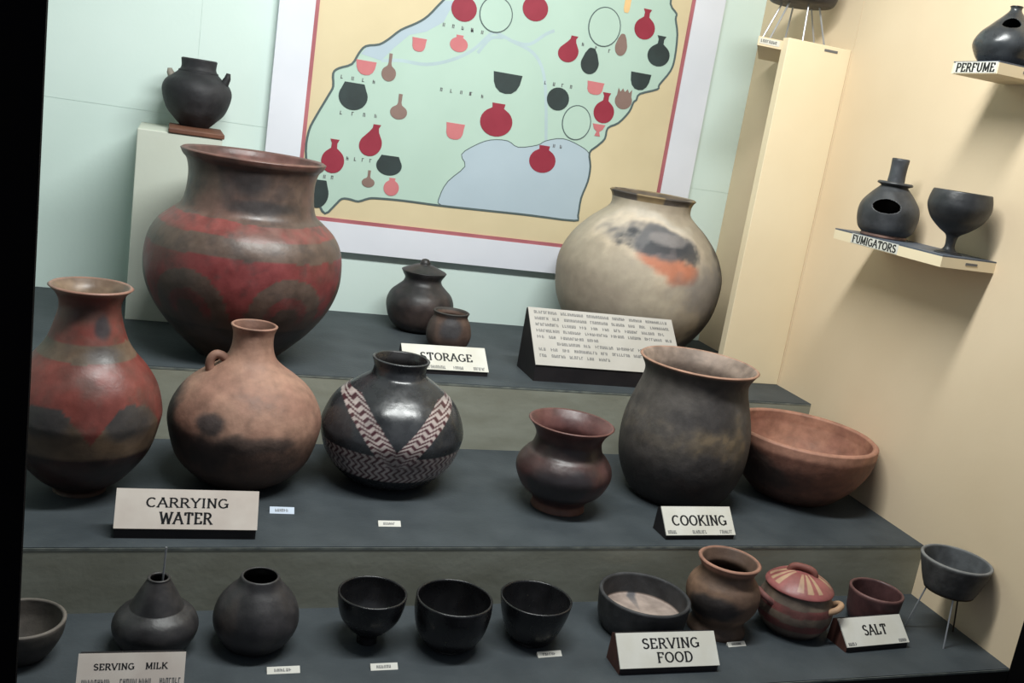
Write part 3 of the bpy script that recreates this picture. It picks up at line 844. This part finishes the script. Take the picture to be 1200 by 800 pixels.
# ---- lowest step
GB = 'small vessels on the lowest step'
tag(lathe('shallow_bowl', (-0.1522, -1.2779, 0), [(.0302, 0), (.0427, .0141), (.0539, .0351), (.0575, .050), (.0587, .0615)], 0.006, plain((78, 72, 66), (58, 54, 52), 14, inside=(86, 78, 70), rim=(112, 102, 92), H=.0615), C_MATTE),
    'dull brown-grey bowl half hidden behind the black post', 'bowl', GB)
e = empty('beer_flask', (0.0313, -1.2649, 0))
tag(e, 'dark onion-shaped flask with stepped conical neck and a thin straw', 'flask', GB)
lathe('body', (0.0313, -1.2649, 0), [(.0371, 0), (.0529, .0118), (.062, .0294), (.0632, .044), (.0560, .0586), (.0440, .0676), (.0405, .0700), (.0388, .0725), (.0314, .0875), (.0222, .1047), (.0172, .1140), (.0169, .1176)], 0.004, plain((60, 56, 56), (44, 42, 44), 18), C_DARK, e)
MB().tube([(0.003, 0.002, 0.006), (0.007, 0.0055, 0.165)], 0.0016, 8).build('straw', M_WIRE, e)
tag(lathe('round_pot', (0.182, -1.2676, 0), [(.0383, 0), (.0519, .0121), (.064, .0333), (.0666, .0528), (.0609, .0752), (.0486, .093), (.035, .1078), (.0296, .1196)], 0.004, plain((60, 56, 58), (46, 44, 46), 14, [(-.7, .07, .3, .03, (84, 66, 58), .5)], inside=(30, 28, 28)), C_DARK),
    'dark polished globe-shaped pot with a plain round mouth', 'pot', GB)
blk = plain((34, 33, 36), (25, 25, 28), 16)
tag(lathe('black_bowl', (0.3650, -1.2702, 0), [(.0171, 0), (.0165, .008), (.0171, .0126), (.0210, .0173), (.0341, .0283), (.0482, .047), (.0551, .0703), (.057, .0888)], 0.004, blk, C_GLOSS),
    'glossy black bowl on a narrow foot, next to the globe-shaped pot', 'bowl', 'glossy black bowls')
tag(lathe('black_bowl', (0.5000, -1.2921, 0), [(.0318, 0), (.0318, .0064), (.0434, .0096), (.0576, .0318), (.0646, .0634), (.0644, .0884)], 0.004, blk, C_GLOSS),
    'widest and deepest glossy black bowl, between the two smaller ones', 'bowl', 'glossy black bowls')
tag(lathe('black_bowl', (0.6530, -1.2807, 0), [(.0331, 0), (.0331, .0066), (.0421, .0099), (.0524, .0329), (.0597, .0574), (.0633, .0785)], 0.004, blk, C_GLOSS),
    'glossy black bowl on a low foot, next to the pink-floored grey bowl', 'bowl', 'glossy black bowls')
def paint_serv(th, z, r, ins, q):
    n = nz(q, 14, 4)
    c = mix((66, 66, 68), (50, 50, 52), sm(-.3, .4, n))
    if ins and z < .0330:
        c = mix((176, 152, 138), (150, 128, 116), sm(-.3, .4, n))
        c = mix(c, (86, 88, 96), blob(q[0], q[1], -.026, 0.0, .008, .2, n * .2) * .8)
    return c
tag(lathe('serving_bowl', (0.8783, -1.2585, 0), [(.0698, 0), (.076, .0104), (.0800, .022), (.0821, .0344), (.0849, .0686)], 0.007, paint_serv, C_MATTE, seg=128, sub=8, floor=0.030),
    'straight-sided grey serving bowl with pinkish floor behind the SERVING FOOD sign', 'bowl', GB)
def paint_spot(th, z, r, ins, q):
    n = nz(q, 15, 6)
    if ins:
        return mix((96, 68, 52), (66, 50, 42), sm(.10, .06, z))
    c = mix((138, 98, 70), (112, 80, 60), sm(-.3, .4, n))
    c = mix(c, (52, 46, 46), blob(th, z, .0, .066, .85, .024, n * .7) * .9)
    c = mix(c, (70, 54, 44), sm(.045, .02, z) * .6)
    return mix(c, (172, 112, 86), sm(.125, .134, z))
tag(lathe('serving_pot', (1.0378, -1.2678, 0), [(.0553, 0), (.0545, .0070), (.0480, .0190), (.0502, .0282), (.0646, .0527), (.0693, .0753), (.0643, .096), (.0529, .1115), (.0497, .1218), (.0544, .1321), (.0592, .1407)], 0.009, paint_spot, C_MATTE, seg=120, sub=8),
    'brown footed serving pot with rolled terracotta rim and dark belly', 'pot', GB)

# lidded striped pot with lugs
TP = (1.2, -1.2772, 0)
e = empty('casserole_pot', TP)
tag(e, 'squat lidded pot with red and tan stripes and a strap handle on its lid', 'pot', GB)
def paint_tp(th, z, r, ins, q):
    n = nz(q, 16, 2)
    c = mix((122, 100, 80), (100, 82, 68), sm(-.3, .4, n))
    zz = z + .002 * n
    if .056 < zz < .070 or .026 < zz < .040:
        c = mix((136, 62, 58), (112, 58, 52), sm(-.2, .5, n))
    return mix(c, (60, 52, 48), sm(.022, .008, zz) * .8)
lathe('body', TP, [(.0467, 0), (.0616, .0144), (.0714, .0395), (.0695, .0627), (.0640, .0780), (.0610, .0892)], 0.007, paint_tp, C_MATTE, e, sub=8)
def paint_lid(th, z, r, ins, q):
    n = nz(q, 16, 5)
    c = mix((176, 84, 80), (156, 74, 70), sm(-.3, .4, n))
    d = math.degrees(th) % 90
    if .016 < r < .058 and (d < 11 or 20 < d < 31 or 40 < d < 51):
        c = mix((198, 160, 112), c, .15 + .3 * sm(0, .6, n))
    return c
lid = lathe('lid', TP, [(.0560, .0885), (.0640, .0900), (.0650, .0930), (.0600, .0990), (.0494, .1069), (.0360, .1140), (.0230, .1190), (.0066, .1215)], None, paint_lid, C_BURN, e, seg=144, sub=6)
azt = math.atan2(CAM.y - TP[1], CAM.x - TP[0])
rt = Vector((-math.sin(azt), math.cos(azt), 0))
hd = catmull([(-.024, .114), (-.021, .123), (-.013, .128), (.0, .129), (.013, .128), (.021, .123), (.024, .114)], 4)
MB().tube([(a * rt.x, a * rt.y, b) for a, b in hd], .0068, 10).build('handle', C_MATTE, lid, smooth=True, colour=(140, 70, 58))
fd = Vector((math.cos(azt), math.sin(azt), 0))
for ang, col in ((-0.95, (150, 84, 78)), (1.50, (190, 140, 96))):
    d = fd * math.cos(ang) + rt * math.sin(ang)
    s = Vector((-d.y, d.x, 0))
    hp = catmull([(-.020, .060, .062), (-.017, .076, .072), (0, .082, .076), (.017, .076, .072), (.020, .060, .062)], 4)
    MB().tube([tuple(s * a + d * b + Vector((0, 0, c))) for a, b, c in hp], .0062, 10).build('lug_handle', C_MATTE, e, smooth=True, colour=col)

tag(lathe('salt_bowl', (1.4004, -1.2657, 0), [(.0347, 0), (.0434, .0075), (.0490, .0220), (.0510, .045), (.0534, .0704)], 0.006, plain((92, 50, 50), (70, 40, 42), 14, inside=(92, 52, 52), rim=(116, 70, 66), H=.0704), C_DARK),
    'small maroon straight-sided bowl behind the SALT sign', 'bowl', GB)

# stone bowl on a wire tripod
e = empty('tripod_bowl', (1.5240, -1.322, 0))
tag(e, 'rough dark grey bowl raised on a thin wire tripod beside the cream wall', 'bowl')
lathe('bowl', (1.5240, -1.322, 0), [(.0420, .099), (.0480, .102), (.0525, .111), (.0580, .128), (.0640, .149), (.0680, .166)], 0.007, plain((84, 82, 82), (62, 60, 60), 22, inside=(84, 88, 92), rim=(126, 126, 124), H=.166), C_MATTE, e, local=(0, 0, 0))
for i, (dx, dy, w) in enumerate(((-0.026, -0.046, M_WIRE), (-0.046, 0.030, M_WIRE), (0.044, 0.006, M_DARKWIRE))):
    MB().tube([(dx * 1.12, dy * 1.12, 0.0), (dx * 0.72, dy * 0.72, 0.103)], 0.0016, 8).build('leg', w, e)
MB().tube([(0.046 * math.cos(2 * PI * k / 24), 0.046 * math.sin(2 * PI * k / 24), 0.0995) for k in range(25)], 0.002, 6, False).build('ring', M_DARKWIRE, e)

# ---- on the shelves
FP = (1.530, -0.885, 0.7435)
e = empty('fumigator_pot', FP)
tag(e, 'dark grey fumigator pot with side opening and chimney neck on the FUMIGATORS shelf', 'pot')
gry = plain((66, 68, 72), (50, 52, 56), 18, inside=(58, 44, 34))
lathe('body', FP, [(.0470, .006), (.0600, .0200), (.0660, .0480), (.0620, .0740), (.0450, .0980), (.0310, .1130), (.0300, .1160), (.0380, .1200), (.0375, .1235)], 0.005, gry, C_DARK, e, seg=240, sub=24, hole=(-.12, .071, .50, .0155))
lathe('neck', FP, [(.0300, .1210), (.0200, .1235), (.0185, .1300), (.0178, .150), (.0190, .1760)], 0.004, plain((66, 70, 76), (52, 54, 60), 18), C_DARK, e, sub=4)
lathe('foot_ring', FP, [(.0470, 0), (.0500, .003), (.0480, .0090)], None, plain((160, 112, 94), (120, 84, 74), 20), C_MATTE, e, sub=3)
GP = (1.5200, -1.10, 0.7435)
tag(lathe('goblet', GP, [(.027, 0), (.0265, .002), (.0150, .007), (.0100, .0150), (.0102, .0280), (.0140, .0390), (.0300, .0500), (.0500, .0690), (.0610, .0920), (.0610, .1100), (.0570, .1264)], 0.004, plain((54, 56, 60), (42, 44, 48), 18), C_DARK, sub=6),
    'dark grey stemmed goblet at the end of the FUMIGATORS shelf', 'goblet')
PP = (1.526, -1.110, 1.1213)
tag(lathe('perfume_pot', PP, [(.0416, 0), (.0540, .0146), (.0630, .0365), (.0550, .0580), (.0370, .0770), (.0200, .0940), (.0115, .1040), (.0105, .1095), (.0125, .1125)], 0.004, plain((56, 60, 64), (44, 47, 51), 16, inside=(30, 30, 30)), C_GLOSS, seg=240, sub=26, hole=(-.05, .077, .46, .0105)),
    'dark teardrop-shaped pot with an oval side hole on the PERFUME shelf', 'pot')
# wire-legged bowl on the corner shelf
WB = (1.520, -0.385, SHZ)
e = empty('wire_stand_bowl', WB)
tag(e, 'dark shallow bowl on pale splayed wire legs on the high corner shelf', 'bowl')
lathe('bowl', WB, [(.060, .104), (.078, .107), (.087, .118), (.091, .140), (.093, .158)], 0.006, plain((46, 42, 48), (34, 32, 36), 18), C_DARK, e, sub=6)
for k in range(6):
    a = 0.35 + 2 * PI * k / 6
    MB().tube([(.094 * math.cos(a), .094 * math.sin(a) * .72, 0.0), (.048 * math.cos(a), .048 * math.sin(a), .1055)], 0.0024, 8).build('leg', M_WIRE, e)

# ------------------------------------------------------------------ signs
def sign(label, x, y, z, ang, w, hb, back, up, words, small=(), card=M_CARD, block=M_BLOCK, side=None, ink=M_INK, seed=1, pitch=0.0042, group='lettered sign blocks'):
    e = empty('sign_block', (x, y, z), math.radians(ang))
    tag(e, label, 'sign', group)
    th = 0.0025
    L = math.hypot(back, up)
    sv = Vector((0, back / L, up / L))
    nv = Vector((0, -up / L, back / L))
    o = Vector((0, 0, hb))
    prof = [(0, 0, 0), (0, 0, hb), (0, back, hb + up), (0, back + 0.010, hb + up - 0.004), (0, back + 0.014, 0)]
    MB().prism([tuple(Vector(p) + Vector((0.0015, 0.0012, 0))) for p in prof], (w - 0.003, 0, 0)).build('block', block, e)
    if side:
        MB().prism([tuple(Vector(p) + Vector((0.0005, 0.0012, 0))) for p in prof], (0.001, 0, 0)).build('end_grain', side, e)
    q = [o, o + Vector((w, 0, 0)), o + Vector((w, 0, 0)) + sv * L, o + sv * L]
    c = MB().prism(q, nv * th).build('face_card', card, e)
    quads = []
    for (t, u0, u1, v0, v1) in words:
        quads += letter_quads(t, u0 * w, u1 * w, v0 * L, v1 * L)
    if quads:
        quads_mesh('lettering', quads, o + nv * th, (1, 0, 0), sv, nv, ink, c)
    rn = random.Random(seed)
    sq = []
    for (u0, u1, v0, v1) in small:
        sq += scribble_quads(u0 * w, u1 * w, v0 * L, v1 * L, rn, pitch)
    if sq:
        quads_mesh('small_lettering', sq, o + nv * th, (1, 0, 0), sv, nv, M_GREYINK, c)['kind'] = 'stuff'
    return e
sign('pinkish sign block lettered CARRYING WATER on the middle step', -0.0422, -1.128, ZM, -1.2, 0.2273, 0.0175, 0.030, 0.058,
     [('CARRYING', .21, .78, .55, .78), ('WATER', .31, .67, .14, .42)], card=M_CARDP)
sign('white sign block lettered STORAGE on the highest step', 0.5400, -0.594, ZT, 2.0, 0.2080, 0.0100, 0.052, 0.045,
     [('STORAGE', .21, .82, .38, .68)], [(.27, .50, .05, .17), (.58, .71, .05, .17), (.82, .97, .05, .17)], seed=3)
sign('small white sign block lettered COOKING in front of the tall grey pot', 0.9754, -1.1330, ZM, 1.0, 0.1610, 0.0092, 0.0404, 0.0441,
     [('COOKING', .12, .90, .34, .68)], [(.03, .15, .05, .17), (.38, .58, .05, .17), (.78, .97, .05, .17)], seed=4)
sign('white sign block lettered SERVING FOOD on the lowest step', 0.7701, -1.405, 0, -1.0, 0.1913, 0.0113, 0.0398, 0.0434,
     [('SERVING', .25, .82, .54, .82), ('FOOD', .38, .73, .14, .42)], side=M_WOODRED)
sign('small white sign block lettered SALT with reddish wooden end', 1.2613, -1.3724, 0, 3.4, 0.1540, 0.0108, 0.0402, 0.0377,
     [('SALT', .33, .70, .36, .70)], [(.03, .18, .04, .15), (.84, .98, .04, .15)], side=M_WOODRED, seed=6)
sign('white sign block lettered SERVING MILK in front of the onion-shaped flask', -0.0700, -1.402, 0, -2.0, 0.1430, 0.0081, 0.026, 0.052,
     [('SERVING', .15, .52, .62, .76), ('MILK', .63, .83, .62, .76)], [(.05, .30, .26, .40), (.40, .70, .26, .40), (.77, .97, .26, .40)], seed=8, card=M_CARDP)
rows = []
rn = random.Random(11)
for i in range(8):
    v1 = 0.945 - i * 0.108
    u, end = (0.16 if i == 5 else 0.035), {4: 0.45, 7: 0.50}.get(i, 0.965)
    while u < end - 0.03:
        wl = min(rn.choice((0.05, 0.09, 0.12, 0.15)), end - u)
        rows.append((u, u + wl, v1 - 0.050, v1))
        u += wl + 0.028
M_PANEL = mat('off_white_panel_card', (180, 176, 170), 0.65, (172, 168, 161), 12.0)
tp = sign('wide sloping white text panel with lines of small writing in front of the beige pot', 0.8587, -0.598, ZT, -1.0, 0.4000, 0.0400, 0.116, 0.116,
     [], rows, seed=9, pitch=0.0062, group=None, card=M_PANEL)
tp.name = 'text_panel'

def specimen(label, x, y, z, ang, w, h, card):
    e = empty('specimen_tag', (x, y, z), math.radians(ang))
    tag(e, label, 'tag', 'small paper specimen tags')
    c = MB().prism([(-w / 2, 0, 0), (-w / 2, h * .8, h * .55), (-w / 2, h * .9, 0)], (w, 0, 0)).build('card', card, e)
    L = math.hypot(.8, .55)
    quads_mesh('lettering', scribble_quads(w * .22, w * .8, h * .28, h * .68, random.Random(int(x * 1000)), w * .09), (-w / 2, 0, 0), (1, 0, 0), (0, .8 / L, .55 / L), (0, -.55 / L, .8 / L), M_GREYINK, c)
specimen('tiny bluish paper tag beside the CARRYING WATER sign', 0.2391, -1.026, ZM, -3, 0.0440, 0.015, M_BLUECARD)
specimen('tiny white paper tag in front of the V-patterned pot', 0.4293, -1.078, ZM, -1, 0.0420, 0.013, M_CARD)
specimen('tiny white paper tag in front of the globe-shaped pot', 0.2209, -1.355, 0, 0, 0.0500, 0.012, M_CARD)
specimen('tiny white paper tag in front of the bowl on a narrow foot', 0.3782, -1.358, 0, 0, 0.0440, 0.012, M_CARD)
specimen('tiny white paper tag in front of the low-footed black bowl', 0.6696, -1.342, 0, 3, 0.0450, 0.011, M_CARD)
specimen('tiny white paper tag in front of the footed serving pot', 1.0464, -1.335, 0, 3, 0.0390, 0.010, M_CARD)
